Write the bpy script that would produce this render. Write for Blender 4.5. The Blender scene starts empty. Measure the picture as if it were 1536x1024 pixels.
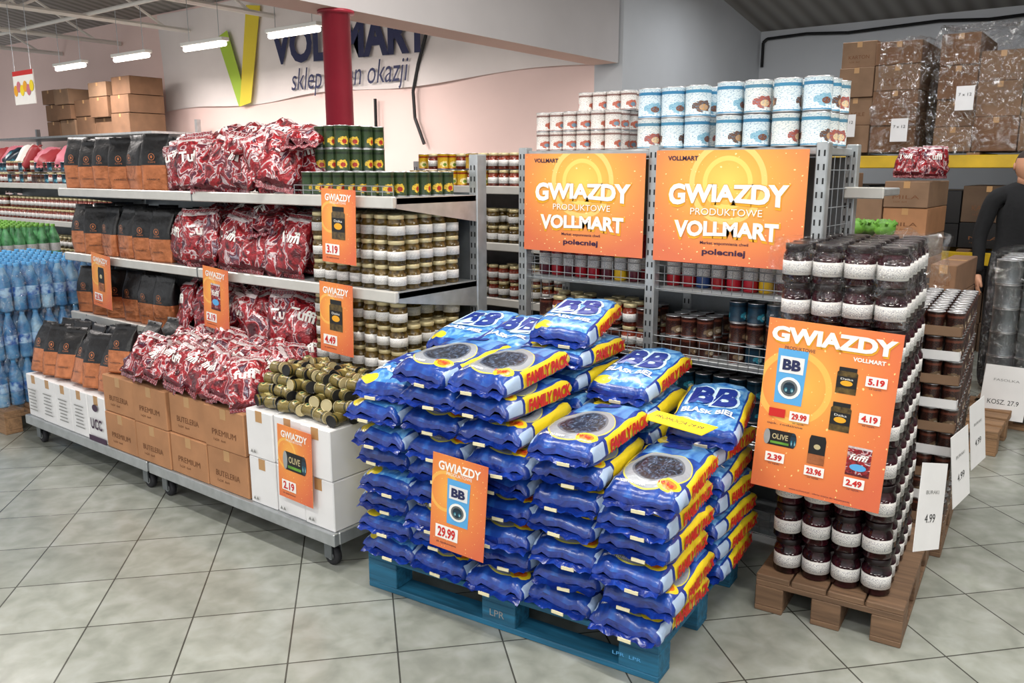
import bpy, math, random
import numpy as np
from mathutils import Matrix, Vector, Euler, noise
from mathutils.bvhtree import BVHTree
random.seed(7)
U=random.uniform
scene=bpy.context.scene
try:
    scene.view_settings.view_transform='Standard'
    scene.view_settings.look='None'
    scene.view_settings.exposure=0.0
except Exception as e: print(e)

# ---------------------------------------------------------------- materials
def hx(h):
    h=h.lstrip('#'); o=[]
    for i in (0,2,4):
        x=int(h[i:i+2],16)/255
        o.append(x/12.92 if x<=.04045 else ((x+.055)/1.055)**2.4)
    return (o[0],o[1],o[2],1)
class NT:
    def __init__(s,name,rough=.5,metal=0.0,col=None,spec=None,coat=0):
        m=bpy.data.materials.new(name); m.use_nodes=True
        s.m=m; s.t=m.node_tree; s.b=s.t.nodes['Principled BSDF']
        s.b.inputs['Roughness'].default_value=rough
        s.b.inputs['Metallic'].default_value=metal
        if coat: s.b.inputs['Coat Weight'].default_value=coat
        if col is not None: s.b.inputs['Base Color'].default_value=hx(col)
    def si(s,sock,v):
        if isinstance(v,bpy.types.NodeSocket): s.t.links.new(v,sock)
        elif isinstance(v,str): sock.default_value=hx(v)
        else: sock.default_value=v
    def nd(s,ty,**k):
        n=s.t.nodes.new('ShaderNode'+ty)
        for a,b in k.items(): setattr(n,a,b)
        return n
    def math(s,op,a,b=0.0):
        n=s.nd('Math',operation=op); s.si(n.inputs[0],a); s.si(n.inputs[1],b); return n.outputs[0]
    def mix(s,f,a,b):
        n=s.nd('Mix',data_type='RGBA'); s.si(n.inputs[0],f); s.si(n.inputs[6],a); s.si(n.inputs[7],b); return n.outputs[2]
    def ramp(s,f,stops,const=False):
        n=s.nd('ValToRGB'); s.si(n.inputs[0],f); r=n.color_ramp
        if const: r.interpolation='CONSTANT'
        while len(r.elements)<len(stops): r.elements.new(.5)
        for e,(p,c) in zip(r.elements,stops): e.position=p; e.color=hx(c) if isinstance(c,str) else c
        return n.outputs[0]
    def obj(s): return s.nd('TexCoord').outputs['Object']
    def uvv(s):
        v=s.nd('TexCoord').outputs['UV']; x=s.nd('SeparateXYZ'); s.t.links.new(v,x.inputs[0]); return v,x.outputs[0],x.outputs[1]
    def noise(s,vec,scale,det=3,dist=0):
        n=s.nd('TexNoise'); s.si(n.inputs['Vector'],vec); n.inputs['Scale'].default_value=scale; n.inputs['Detail'].default_value=det; n.inputs['Distortion'].default_value=dist; return n.outputs['Fac']
    def rnd(s):
        n=s.nd('Attribute'); n.attribute_name='rnd'; return n.outputs['Fac']
    def rect(s,u,v,a,b,c,d):
        r=s.math('MULTIPLY',s.math('GREATER_THAN',u,a),s.math('LESS_THAN',u,b))
        q=s.math('MULTIPLY',s.math('GREATER_THAN',v,c),s.math('LESS_THAN',v,d))
        return s.math('MULTIPLY',r,q)
    def dist(s,u,v,cx,cy,rx,ry):
        a=s.math('DIVIDE',s.math('SUBTRACT',u,cx),rx); b=s.math('DIVIDE',s.math('SUBTRACT',v,cy),ry)
        return s.math('SQRT',s.math('ADD',s.math('MULTIPLY',a,a),s.math('MULTIPLY',b,b)))
    def ell(s,*a): return s.math('LESS_THAN',s.dist(*a),1.0)
    def col(s,c): s.si(s.b.inputs['Base Color'],c)
    def bump(s,h,st=.3,d=.01):
        n=s.nd('Bump'); n.inputs['Strength'].default_value=st; n.inputs['Distance'].default_value=d
        s.si(n.inputs['Height'],h); s.t.links.new(n.outputs[0],s.b.inputs['Normal'])
MAT={}
def reg(k,nt): MAT[k]=nt.m; return nt
def simple(k,col,rough=.5,metal=0,var=.0,scale=8,bump=0,coat=0):
    n=NT(k,rough,metal,col,coat=coat)
    if var or bump:
        f=n.noise(n.obj(),scale,4)
        if var:
            c=hx(col); lo=tuple(x*(1-var) for x in c[:3])+(1,); hi=tuple(min(1,x*(1+var)) for x in c[:3])+(1,)
            n.col(n.ramp(f,[(.3,lo),(.7,hi)]))
        if bump: n.bump(f,bump,.01)
    return reg(k,n)
def stretchy(k,col,var=.35,rough=.7,vec=(2,30,30)):
    n=NT(k,rough); mp=n.nd('Mapping'); n.t.links.new(n.obj(),mp.inputs[0]); mp.inputs['Scale'].default_value=vec
    f=n.noise(mp.outputs[0],1.5,5,.6); c=hx(col)
    n.col(n.ramp(f,[(.3,tuple(x*(1-var) for x in c[:3])+(1,)),(.7,tuple(min(1,x*(1+var)) for x in c[:3])+(1,))])); n.bump(f,.3,.004)
    return reg(k,n)
simple('white','#f2f0ea',.5); simple('steel','#b0b4b6',.35,.6,.12,20); simple('steel_dark','#72777a',.4,.6,.1,20)
simple('rail','#c8c6c0',.35,.3,.08,10); simple('wire','#a0a4a7',.35,.8); simple('black','#101012',.5); simple('rubber','#222226',.7)
simple('red_txt','#c8201c',.5); simple('dark_txt','#3a1d3c',.5); simple('navy_txt','#1d2350',.6); simple('gold_txt','#e9a520',.5)
simple('brown_txt','#6f4526',.7); simple('yellow','#f3d71f',.45); simple('yellow_paint','#cfa91c',.45,0,.15,6)
simple('cream','#e9dfb8',.45); simple('grey_txt','#8a8a88',.6); simple('lblue','#58a6dd',.4); simple('green_v','#5c9030',.6,0,.35,20)
simple('green_logo','#a9c83a',.6); simple('yellow_logo','#e6cf35',.6); simple('bb_navy','#0f2f86',.35); simple('bb_light','#c4e2f4',.3)
simple('card','#ad7c56',.8,0,.14,6); simple('card_d','#7a5a42',.85,0,.15,6); simple('card_r','#876a52',.8,0,.18,4); simple('card_k','#5d4938',.85,0,.2,4); simple('card_w','#e4e3e3',.6,0,.05,4); simple('tape','#b98f60',.3)
simple('wall_white','#c7cace',.85,0,.05,1.2,.05); simple('wall_pink','#f5d8d0',.85,0,.04,1.0,.05); simple('bulk','#bfbaba',.9,0,.05,1.5,.05)
simple('bulk_under','#e6c6bb',.9,0,.05,1.5); simple('red_paint','#a12b3c',.4,0,.1,4); simple('truss','#e6e2dc',.6); simple('banner','#ebe2de',.75,0,.04,2)
simple('skin','#c79274',.6); simple('cloth','#121316',.9,0,.2,30,.3); simple('hair','#2b1c14',.7,0,.3,40)
simple('lid_gold','#c9bb90',.35,.3); simple('lid_dark','#1a0e10',.3,.3); simple('lid_silver','#c0c0c2',.3,.85); simple('lid_red','#9c1420',.35,.2)
simple('copper','#b87048',.26,.6,.2,30,.4); simple('blackfoil','#0b0a0c',.42,0,.2,20,.6); simple('pink_pl','#c9707f',.5); simple('dullred','#9a2a30',.5)
stretchy('wood','#8a6a4c'); stretchy('wood_blue','#1a5c7a',.4,.65); stretchy('wood_y','#705640',vec=(30,2,30))
n=NT('glass_dark',.12); n.col(n.ramp(n.noise(n.obj(),30,2),[(.35,'#12050a'),(.7,'#3a121c')])); reg('glass_dark',n)
n=NT('glass_mustard',.15); n.col(n.ramp(n.noise(n.obj(),50,3),[(.3,'#2b200e'),(.7,'#6a552a')])); reg('glass_mustard',n)
n=NT('glass_red',.15); n.col(n.ramp(n.noise(n.obj(),60,3),[(.3,'#4a120c'),(.7,'#8a3a24')])); reg('glass_red',n)
n=NT('bottle_mix',.25); n.col(n.ramp(n.rnd(),[(0,'#8a101c'),(.4,'#a81c2c'),(.62,'#4a1420'),(.85,'#c6a022'),(.95,'#203a6a')],True)); reg('bottle_mix',n)
n=NT('label',.5); uv,u,v=n.uvv(); f=n.noise(uv,60,1); m_=n.math('MULTIPLY',n.math('GREATER_THAN',f,.56),n.rect(u,v,0,1,.25,.5)); n.col(n.mix(m_,'#d6d4d0','#85868e')); reg('label',n)
def canlabel(k,base,band,blob,blob2,fr=2.0):
    n=NT(k,.3); uv,u,v=n.uvv(); uu=n.math('FRACT',n.math('MULTIPLY',u,fr))
    f=n.noise(uv,14,2)
    c=n.mix(n.rect(u,v,-1,2,.76,.86),base,band)
    d=n.ell(uu,n.math('ADD',v,n.math('MULTIPLY',n.math('SUBTRACT',f,.5),.3)),.5,.33,.26,.18)
    c=n.mix(d,c,blob); d2=n.ell(uu,v,.55,.3,.12,.1); c=n.mix(d2,c,blob2)
    sm=n.math('MULTIPLY',n.math('GREATER_THAN',n.noise(uv,38,2),.58),n.rect(u,v,-1,2,.08,.95)); c=n.mix(n.math('MULTIPLY',sm,.7),c,band)
    c=n.mix(n.rect(u,v,-1,2,0,.08),c,band)
    n.col(c); return reg(k,n)
canlabel('can_white','#dfe8ea','#4a90b4','#6b4a36','#c79a68'); canlabel('can_white2','#dbe8ee','#3f83ac','#8cb8cc','#7a4a30'); canlabel('can_white3','#e6e9e6','#5a8ea8','#a8584a','#e0c49a')
canlabel('can_small','#e3dfda','#8a6a64','#b8604a','#6a8ca0'); canlabel('can_pine','#33472a','#1d2b1c','#d9b43a','#a52a1c')
canlabel('can_mix','#7a6a38','#1c261c','#c8b87a','#2c5a42'); canlabel('can_dark','#241412','#6a3a2c','#6a5a44','#b4a996')
canlabel('can_teal','#153244','#0d1c28','#2f7f94','#a9c7cc'); canlabel('can_yellow','#c9a521','#8d2a18','#e3d79a','#5b8a2d')
def wpmat(k,drum):
    n=NT(k,.28,coat=.12); uv,u,v=n.uvv()
    f=n.noise(uv,5,3,.8); c=n.ramp(f,[(.3,'#0e2a72'),(.55,'#163f94'),(.75,'#2560b4')])
    if drum:
        lb=n.ramp(f,[(.3,'#2356a4'),(.6,'#5b94cc'),(.8,'#a2c8e4')])
        c=n.mix(n.rect(u,v,.1,.9,.64,.93),c,lb)
        c=n.mix(n.ell(u,v,.5,.38,.43,.3),c,'#c4be4e'); c=n.mix(n.ell(u,v,.5,.385,.415,.288),c,'#8f949c')
        g2=n.noise(uv,9,2,3.5)
        c=n.mix(n.ell(u,v,.5,.4,.33,.22),c,'#5d6470'); c=n.mix(n.ell(u,v,.5,.4,.30,.2),c,n.ramp(g2,[(.3,'#0d0f16'),(.5,'#1d2536'),(.62,'#42536e'),(.8,'#8ea3c0')]))
        c=n.mix(n.ell(u,v,.78,.17,.15,.075),c,'#e8cc26'); c=n.mix(n.ell(u,v,.78,.17,.1,.05),c,'#e5781e')
    else:
        g2=n.noise(uv,4,4,2.5); lb=n.ramp(g2,[(.3,'#1f56a6'),(.48,'#4488c8'),(.6,'#7ab0da'),(.75,'#3270bc')])
        c=n.mix(n.rect(u,v,.08,.92,.06,.94),c,lb); c=n.mix(n.ell(u,v,.2,.1,.14,.06),c,'#d9c22a')
    n.col(c); n.bump(n.noise(n.obj(),24,2,1),.35,.008); reg(k,n)
wpmat('wp_top',True); wpmat('wp_top2',False)
n=NT('wp_blue',.24,coat=.2); f=n.noise(n.obj(),20,2,1.2); n.col(n.ramp(f,[(.25,'#081a5c'),(.55,'#102e86'),(.8,'#1a44a6')])); n.bump(f,.4,.014); reg('wp_blue',n)
n=NT('wp_side',.32,coat=.1); uv,u,v=n.uvv(); c=n.mix(n.rect(u,v,.26,.985,.24,.99),'#123488','#e8d22a'); c=n.mix(n.rect(u,v,.05,.22,.3,.8),c,'#a9bfda'); n.col(c); n.bump(n.noise(n.obj(),25,3,1),.3,.008); reg('wp_side',n)
n=NT('snack',.25,.12,coat=.2); uv,u,v=n.uvv(); r=n.rnd()
cv=n.nd('CombineXYZ'); n.si(cv.inputs[0],n.math('MULTIPLY',u,.9)); n.si(cv.inputs[1],v); n.si(cv.inputs[2],n.math('MULTIPLY',r,30.0))
f=n.noise(cv.outputs[0],3.0,3,1.3)
c=n.ramp(f,[(.0,'#1e0a10'),(.36,'#4a0d18'),(.44,'#86161f'),(.52,'#a4202a'),(.55,'#d8cacc'),(.575,'#b89aa0'),(.59,'#7a1420'),(.66,'#43263a'),(.72,'#9a8f9c'),(.76,'#7c2024'),(.88,'#c99a86')])
c=n.mix(n.rect(u,v,-1,2,.93,2),c,'#cfc2c2'); c=n.mix(n.rect(u,v,-1,2,-1,.07),c,'#5a1420'); n.col(c)
n.bump(n.noise(n.obj(),24,3,1),1.0,.014); reg('snack',n)
n=NT('water',.12,coat=.3); f=n.noise(n.obj(),9,3); n.col(n.ramp(f,[(.3,'#2a5c92'),(.5,'#5590c0'),(.7,'#a4c8de')])); n.bump(n.noise(n.obj(),30,2),.4,.01); reg('water',n)
n=NT('water_label',.3); f=n.noise(n.obj(),25,2); n.col(n.ramp(f,[(.4,'#2c62b0'),(.6,'#a8cce8')])); reg('water_label',n)
n=NT('water_green',.15); n.col(n.ramp(n.noise(n.obj(),18,3),[(.3,'#1e4a2c'),(.7,'#6fb87a')])); reg('water_green',n)
n=NT('poster_wide',.4); uv,u,v=n.uvv(); d=n.dist(u,v,.5,.72,.7,.75); c=n.ramp(d,[(0,'#f6d060'),(.35,'#f0ac4c'),(.7,'#e88c4c'),(1,'#dc744e')])
rg=n.math('ABSOLUTE',n.math('SUBTRACT',n.dist(u,v,.5,.72,.3,.42),.8)); c=n.mix(n.math('MULTIPLY',n.math('LESS_THAN',rg,.06),.6),c,'#f9e088')
rg=n.math('ABSOLUTE',n.math('SUBTRACT',n.dist(u,v,.5,.72,.3,.42),.5)); c=n.mix(n.math('MULTIPLY',n.math('LESS_THAN',rg,.05),.6),c,'#f9e27a')
st=n.math('GREATER_THAN',n.noise(uv,45,0),.79); c=n.mix(st,c,'#fbe9a4'); n.col(c); reg('poster_wide',n)
n=NT('poster_tall',.4); uv,u,v=n.uvv(); d=n.dist(u,v,.35,.62,.8,.75); c=n.ramp(d,[(0,'#f4b24e'),(.4,'#ea8e44'),(.75,'#e07844'),(1,'#d66844')])
rg=n.math('ABSOLUTE',n.math('SUBTRACT',n.dist(u,v,.25,.62,.3,.22),.9)); c=n.mix(n.math('MULTIPLY',n.math('LESS_THAN',rg,.08),.6),c,'#f6c760')
st=n.math('GREATER_THAN',n.noise(uv,45,0),.79); c=n.mix(st,c,'#fbd98a'); n.col(c); reg('poster_tall',n)
def filmmat(k,fac):
    m=bpy.data.materials.new(k); m.use_nodes=True; t=m.node_tree; t.nodes.clear()
    o=t.nodes.new('ShaderNodeOutputMaterial'); mx=t.nodes.new('ShaderNodeMixShader'); tr=t.nodes.new('ShaderNodeBsdfTransparent'); gl=t.nodes.new('ShaderNodeBsdfGlossy'); gl.inputs['Roughness'].default_value=.08
    nz=t.nodes.new('ShaderNodeTexNoise'); nz.inputs['Scale'].default_value=14; nz.inputs['Detail'].default_value=3; nz.inputs['Distortion'].default_value=2
    tc=t.nodes.new('ShaderNodeTexCoord'); t.links.new(tc.outputs['Object'],nz.inputs['Vector'])
    bp=t.nodes.new('ShaderNodeBump'); bp.inputs['Strength'].default_value=1; bp.inputs['Distance'].default_value=.05; t.links.new(nz.outputs['Fac'],bp.inputs['Height']); t.links.new(bp.outputs[0],gl.inputs['Normal'])
    rp=t.nodes.new('ShaderNodeValToRGB'); t.links.new(nz.outputs['Fac'],rp.inputs[0]); rp.color_ramp.elements[0].position=.45; rp.color_ramp.elements[0].color=(.02,.02,.02,1); rp.color_ramp.elements[1].position=.7; rp.color_ramp.elements[1].color=(fac,fac,fac,1)
    t.links.new(rp.outputs[0],mx.inputs[0]); t.links.new(tr.outputs[0],mx.inputs[1]); t.links.new(gl.outputs[0],mx.inputs[2]); t.links.new(mx.outputs[0],o.inputs[0]); MAT[k]=m
filmmat('film',.3); filmmat('film_thin',.16); filmmat('film_thick',.55)
def emis(k,col,s):
    m=bpy.data.materials.new(k); m.use_nodes=True; b=m.node_tree.nodes['Principled BSDF']; b.inputs['Emission Color'].default_value=hx(col); b.inputs['Emission Strength'].default_value=s; MAT[k]=m
emis('tube','#fff2e8',9)
n=NT('floor_tiles',.22); ob=n.obj(); bk=n.nd('TexBrick',offset=0.0,offset_frequency=1,squash=1.0); n.si(bk.inputs['Vector'],ob)
for k_,v_ in (('Scale',1),('Mortar Size',.003),('Mortar Smooth',.1),('Brick Width',.362),('Row Height',.362),('Bias',0)): bk.inputs[k_].default_value=v_
bk.inputs['Color1'].default_value=hx('#a3a6a0'); bk.inputs['Color2'].default_value=hx('#989b95'); bk.inputs['Mortar'].default_value=hx('#4a4a45')
f1=n.noise(ob,9,8,.3); f2=n.noise(ob,40,3)
c=n.nd('Mix',data_type='RGBA',blend_type='MULTIPLY'); c.inputs[0].default_value=1; n.si(c.inputs[6],bk.outputs['Color']); n.si(c.inputs[7],n.ramp(f1,[(.3,'#d2d3ce'),(.5,'#eaebe6'),(.7,'#ffffff')]))
n.col(c.outputs[2]); n.si(n.b.inputs['Roughness'],n.math('ADD',n.math('MULTIPLY',f2,.16),.14)); n.bump(n.math('SUBTRACT',n.math('MULTIPLY',f1,.1),bk.outputs['Fac']),.25,.004); reg('floor_tiles',n)
n=NT('ceiling_m',.8); w=n.nd('TexWave',bands_direction='X'); n.si(w.inputs['Vector'],n.obj()); w.inputs['Scale'].default_value=1.5
n.col(n.ramp(w.outputs['Fac'],[(0,'#7c7873'),(.6,'#918d88'),(1,'#9b9792')])); n.bump(w.outputs['Fac'],.5,.03); reg('ceiling_m',n)

# ---------------------------------------------------------------- geometry accumulator
class G:
    def __init__(s): s.vs=[]; s.n=0; s.f=[]; s.m=[]; s.s=[]; s.uv=[]; s.r=[]
    def raw(s,V,F,mats,smooth=False,uvs=None,r=0.0):
        V=np.asarray(V,dtype=float).reshape(-1,3); b=s.n; s.vs.append(V); s.n+=len(V); s.r.append(np.full(len(V),r))
        for i,f in enumerate(F):
            s.f.append(tuple(x+b for x in f)); s.m.append(mats if isinstance(mats,str) else mats[i]); s.s.append(smooth)
            s.uv.append(uvs[i] if uvs else ((0,0),(1,0),(1,1),(0,1))[:len(f)] if len(f)<=4 else tuple((.5,.5) for _ in f))
        return s
    def V(s): return np.concatenate(s.vs) if s.vs else np.zeros((0,3))
    def add(s,g,M=None,r=None):
        V=g.V()
        if M is not None:
            A=np.array(M); V=V@A[:3,:3].T+A[:3,3]
        b=s.n; s.vs.append(V); s.n+=len(V)
        s.r.append(np.concatenate(g.r) if r is None else np.full(len(V),r))
        s.f.extend([tuple(x+b for x in f) for f in g.f]); s.m.extend(g.m); s.s.extend(g.s); s.uv.extend(g.uv)
        return s
    def obj(s,name,parent=None,M=None):
        me=bpy.data.meshes.new(name); me.from_pydata(s.V().tolist(),[],s.f)
        names=sorted(set(s.m)); idx={k:i for i,k in enumerate(names)}
        for k in names: me.materials.append(MAT[k])
        me.polygons.foreach_set('material_index',[idx[k] for k in s.m]); me.polygons.foreach_set('use_smooth',s.s)
        l=me.uv_layers.new(name='UVMap'); fl=[c for f in s.uv for p in f for c in p]; l.data.foreach_set('uv',fl)
        a=me.attributes.new('rnd','FLOAT','POINT'); a.data.foreach_set('value',np.concatenate(s.r).astype(np.float32))
        me.update(); o=bpy.data.objects.new(name,me); scene.collection.objects.link(o)
        if M is not None: o.matrix_world=M
        if parent is not None: o.parent=parent
        return o
def T(x,y,z): return Matrix.Translation((x,y,z))
def RZ(a): return Matrix.Rotation(a,4,'Z')
def RX(a): return Matrix.Rotation(a,4,'X')
def RY(a): return Matrix.Rotation(a,4,'Y')
def SC(x,y,z): return Matrix.Diagonal((x,y,z,1))
FRONT=Matrix(((1,0,0,0),(0,0,-1,0),(0,1,0,0),(0,0,0,1)))
RIGHT=RZ(math.radians(90))@FRONT
def box(g,x0,x1,y0,y1,z0,z1,mat,bev=0.0):
    c=np.array([(x0+x1)/2,(y0+y1)/2,(z0+z1)/2]); h=np.array([abs(x1-x0)/2,abs(y1-y0)/2,abs(z1-z0)/2])
    b=min(bev,min(h)*.9)
    V=[];ix={}
    sg=[(i,j,k) for i in(-1,1) for j in(-1,1) for k in(-1,1)]
    for q in sg:
        for a in range(3):
            if b==0 and a>0: ix[q,a]=ix[q,0]; continue
            p=np.array(q)*h
            if b:
                for e in range(3):
                    if e!=a: p[e]-=q[e]*b
            ix[q,a]=len(V); V.append(c+p)
    F=[];UVS=[]
    def addf(f):
        P=[V[i] for i in f]; nn=np.cross(P[1]-P[0],P[2]-P[0]); 
        if np.dot(nn,sum(P)/len(P)-c)<0: f=f[::-1]
        F.append(tuple(f)); P=[V[i] for i in f]
        nn=np.abs(np.cross(P[1]-P[0],P[2]-P[0])); a=int(np.argmax(nn)); o=[e for e in(0,1,2) if e!=a]
        UVS.append(tuple(((p[o[0]]-c[o[0]])/(2*h[o[0]]+1e-9)+.5,(p[o[1]]-c[o[1]])/(2*h[o[1]]+1e-9)+.5) for p in P))
    for a in range(3):
        o=[e for e in range(3) if e!=a]
        for sgn in(-1,1):
            f=[]
            for (p,q) in((-1,-1),(1,-1),(1,1),(-1,1)):
                k=[0,0,0]; k[a]=sgn; k[o[0]]=p; k[o[1]]=q; f.append(ix[tuple(k),a])
            addf(f)
    if b:
        for a in range(3):
            for d in range(a+1,3):
                e=3-a-d
                for sa in(-1,1):
                    for sd in(-1,1):
                        k0=[0,0,0];k0[a]=sa;k0[d]=sd;k0[e]=-1;k1=list(k0);k1[e]=1
                        k0=tuple(k0);k1=tuple(k1)
                        addf([ix[k0,a],ix[k1,a],ix[k1,d],ix[k0,d]])
        for q in sg: addf([ix[q,0],ix[q,1],ix[q,2]])
    return g.raw(V,F,mat,False,UVS)
def lathe(prof,n=16):
    g=G(); V=[]
    zs=[p[1] for p in prof]; z0,z1=min(zs),max(zs)
    for (r,z,_) in prof:
        for i in range(n): a=2*math.pi*i/n; V.append((r*math.cos(a),r*math.sin(a),z))
    F=[];M=[];UVS=[]
    for k in range(len(prof)-1):
        v0=(prof[k][1]-z0)/(z1-z0+1e-9); v1=(prof[k+1][1]-z0)/(z1-z0+1e-9)
        for i in range(n):
            j=(i+1)%n; F.append((k*n+i,k*n+j,(k+1)*n+j,(k+1)*n+i)); M.append(prof[k][2]); UVS.append(((i/n,v0),((i+1)/n,v0),((i+1)/n,v1),(i/n,v1)))
    F.append(tuple(range((len(prof)-1)*n,len(prof)*n))); M.append(prof[-1][2]); UVS.append(tuple((.5,.95) for _ in range(n)))
    F.append(tuple(reversed(range(n)))); M.append(prof[0][2]); UVS.append(tuple((.5,.02) for _ in range(n)))
    g.raw(V,F,M,True,UVS)
    g.s[-1]=False; g.s[-2]=False
    return g
def tube(g,p0,p1,r,mat,n=6):
    p0=Vector(p0);p1=Vector(p1);d=p1-p0;L=d.length
    if L<1e-6: return
    q=d.to_track_quat('Z','Y').to_matrix().to_4x4()
    V=[(r*math.cos(2*math.pi*i/n),r*math.sin(2*math.pi*i/n),z) for z in(0,L) for i in range(n)]
    F=[(i,(i+1)%n,n+(i+1)%n,n+i) for i in range(n)]+[tuple(reversed(range(n))),tuple(range(n,2*n))]
    t=G().raw(V,F,mat,n>6); g.add(t,Matrix.Translation(p0)@q)
_tc={}
def txt(s,w,h,mat,off=0.0,shear=0.0,ext=0.0):
    key=(s,off,shear)
    if key not in _tc:
        cu=bpy.data.curves.new('t','FONT'); cu.body=s; cu.size=1; cu.offset=off; cu.shear=shear; cu.resolution_u=3
        o=bpy.data.objects.new('t',cu); scene.collection.objects.link(o); bpy.context.view_layer.update()
        me=bpy.data.meshes.new_from_object(o.evaluated_get(bpy.context.evaluated_depsgraph_get()))
        V=np.array([v.co[:] for v in me.vertices]); F=[tuple(p.vertices) for p in me.polygons]
        bpy.data.objects.remove(o); bpy.data.meshes.remove(me); bpy.data.curves.remove(cu)
        _tc[key]=(V,F)
    V,F=_tc[key]; V=V.copy(); mn=V.min(0);mx=V.max(0); V-= (mn+mx)/2; ex=mx-mn
    sx=w/ex[0] if w else h/ex[1]; sy=h/ex[1] if h else sx
    V[:,0]*=sx; V[:,1]*=sy
    return G().raw(V,F,mat,False,[tuple((.5,.5) for _ in f) for f in F])
def fpoly(g,pts,z,mat):
    V=[(x,y,z) for x,y in pts]; xs=[p[0] for p in pts];ys=[p[1] for p in pts]; a,b,c,d=min(xs),max(xs),min(ys),max(ys)
    g.raw(V,[tuple(range(len(V)))],mat,False,[tuple(((x-a)/(b-a),(y-c)/(d-c)) for x,y in pts)])
def frect(g,x,y,w,h,z,mat): fpoly(g,[(x-w/2,y-h/2),(x+w/2,y-h/2),(x+w/2,y+h/2),(x-w/2,y+h/2)],z,mat)
def fell(g,x,y,rx,ry,z,mat,n=20): fpoly(g,[(x+rx*math.cos(2*math.pi*i/n),y+ry*math.sin(2*math.pi*i/n)) for i in range(n)],z,mat)
def empty(name,loc=(0,0,0)):
    o=bpy.data.objects.new(name,None); o.location=loc; o.empty_display_size=.1; scene.collection.objects.link(o); return o

# ---------------------------------------------------------------- product templates
def pillow(w,l,t,n_sec=14,k=22,e=4.0,seed=0,wr=.004,seal=.022,mtop='wp_top',mside='wp_side',mend='wp_blue',mbot='wp_blue',endp=5.0,droop=0):
    g=G(); vv=[-math.cos(math.pi*i/n_sec) for i in range(n_sec+1)]
    V=[]
    for s in vv:
        hs=max(.0,1-abs(s)**endp)**.5*.96+.04; ws=1-.06*abs(s)**6
        for j in range(k):
            a=2*math.pi*(j+.5)/k; c=math.cos(a); q=math.sin(a)
            x=math.copysign(abs(c)**(2/e),c)*w/2*ws; z=math.copysign(abs(q)**(2/e),q)*t/2*hs
            y=s*l/2
            nz=noise.noise(Vector((x*18+seed*7,y*14,z*10+seed)))*wr*1.6+math.sin(x*95+seed*2+s*2)*wr*.9*abs(s)**4
            z+=nz*(1 if q>0 else .5)*(.3+abs(q)); x+=noise.noise(Vector((y*25,z*30,seed*3.3)))*wr*1.3
            V.append((x,y,z-droop*abs(s)**4))
    F=[];M=[];UVS=[]
    for i in range(n_sec):
        for j in range(k):
            j2=(j+1)%k; f=(i*k+j,i*k+j2,(i+1)*k+j2,(i+1)*k+j); a=2*math.pi*(j+1)/k
            sm=(vv[i]+vv[i+1])/2; F.append(f)
            if abs(math.cos(a))>.86: mt=mside; uvf=tuple((V[q][1]/l+.5,V[q][2]/t+.5) for q in f)
            else:
                mt=mtop if math.sin(a)>0 else mbot; uvf=tuple((V[q][0]/w+.5,V[q][1]/l+.5) for q in f)
            if abs(sm)>.955: mt=mend
            M.append(mt); UVS.append(uvf)
    g.raw(V,F,M,True,UVS)
    for sg in(-1,1):
        W=w*.92; nn=12; V=[];F=[];UVS=[]
        for i in range(nn+1):
            x=-W/2+W*i/nn; zz=math.sin(i*1.9+seed)*.0045
            for q,dy in enumerate((-.01,seal)):
                V.append((x,sg*(l/2+dy),zz*(.5+q)-.012*q-droop))
        for i in range(nn):
            F.append((2*i,2*i+2,2*i+3,2*i+1)); UVS.append(((0,.5),(1,.5),(1,.97 if sg>0 else .02),(0,.97 if sg>0 else .02)))
        g.raw(V,F,mend,True,UVS)
    return g
def conform(tg,g,cx=0,cy=0,lift=.003):
    bv=BVHTree.FromPolygons([tuple(v) for v in g.V()],g.f); out=[]
    for (x,y,z0) in tg.V():
        h=bv.ray_cast(Vector((x+cx,y+cy,1)),Vector((0,0,-1))); z=h[0].z if h[0] is not None else 0
        out.append((x+cx,y+cy,z+lift+z0))
    q=G(); q.vs=[np.array(out)]; q.n=len(out); q.f=tg.f; q.m=tg.m; q.s=tg.s; q.uv=tg.uv; q.r=tg.r; return q
def dtxt(s,w,h,mat,off=0,dz=0):
    g=txt(s,w,h,mat,off); g.vs=[g.V()+np.array([0,0,dz])]; return g
WP=[];WP2=[]
for sd in range(6):
    for lst,mt in((WP,'wp_top'),(WP2,'wp_top2')):
        base=pillow(.25,.425,.095,n_sec=16,k=26,e=3.3,seed=sd,wr=.007,mtop=mt,endp=8,seal=.02,droop=.008); g=G(); g.add(base)
        box(g,-.06+.014*sd,-.015+.014*sd,-.2345,-.2305,-.026,-.015,'cream')
        def cf(t,x,y,l=.003): g.add(conform(t,base,x,y,l))
        if lst is WP2:
            cf(dtxt('BB',.19,.175,'bb_light',.10,0),0,.035); cf(dtxt('BB',.17,.155,'bb_navy',.05,.0015),0,.035)
            cf(dtxt('BLASK BIEL',.19,.035,'white',.03),0,-.095)
        else:
            cf(dtxt('BB',.10,.055,'bb_navy',.08),0,.145); cf(dtxt('10 kg',.05,.018,'red_txt',.03),.06,-.14); cf(dtxt('PROSZEK DO PRANIA',.1,.012,'white',.02),-.05,-.16)
        lst.append(g)
SN=[]
for sd in range(8):
    base=pillow(.19,.265,.085,n_sec=12,k=18,e=2.2,seed=sd*3+1,wr=.018,seal=.02,mtop='snack',mside='snack',mend='snack',mbot='snack',endp=2.6); g=G(); g.add(base)
    if sd%4!=3: g.add(conform(dtxt('fuffi' if sd%2 else 'Tuffi',.13,.055,'white',.03),base,0,.035,.003))
    SN.append(g)
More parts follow.
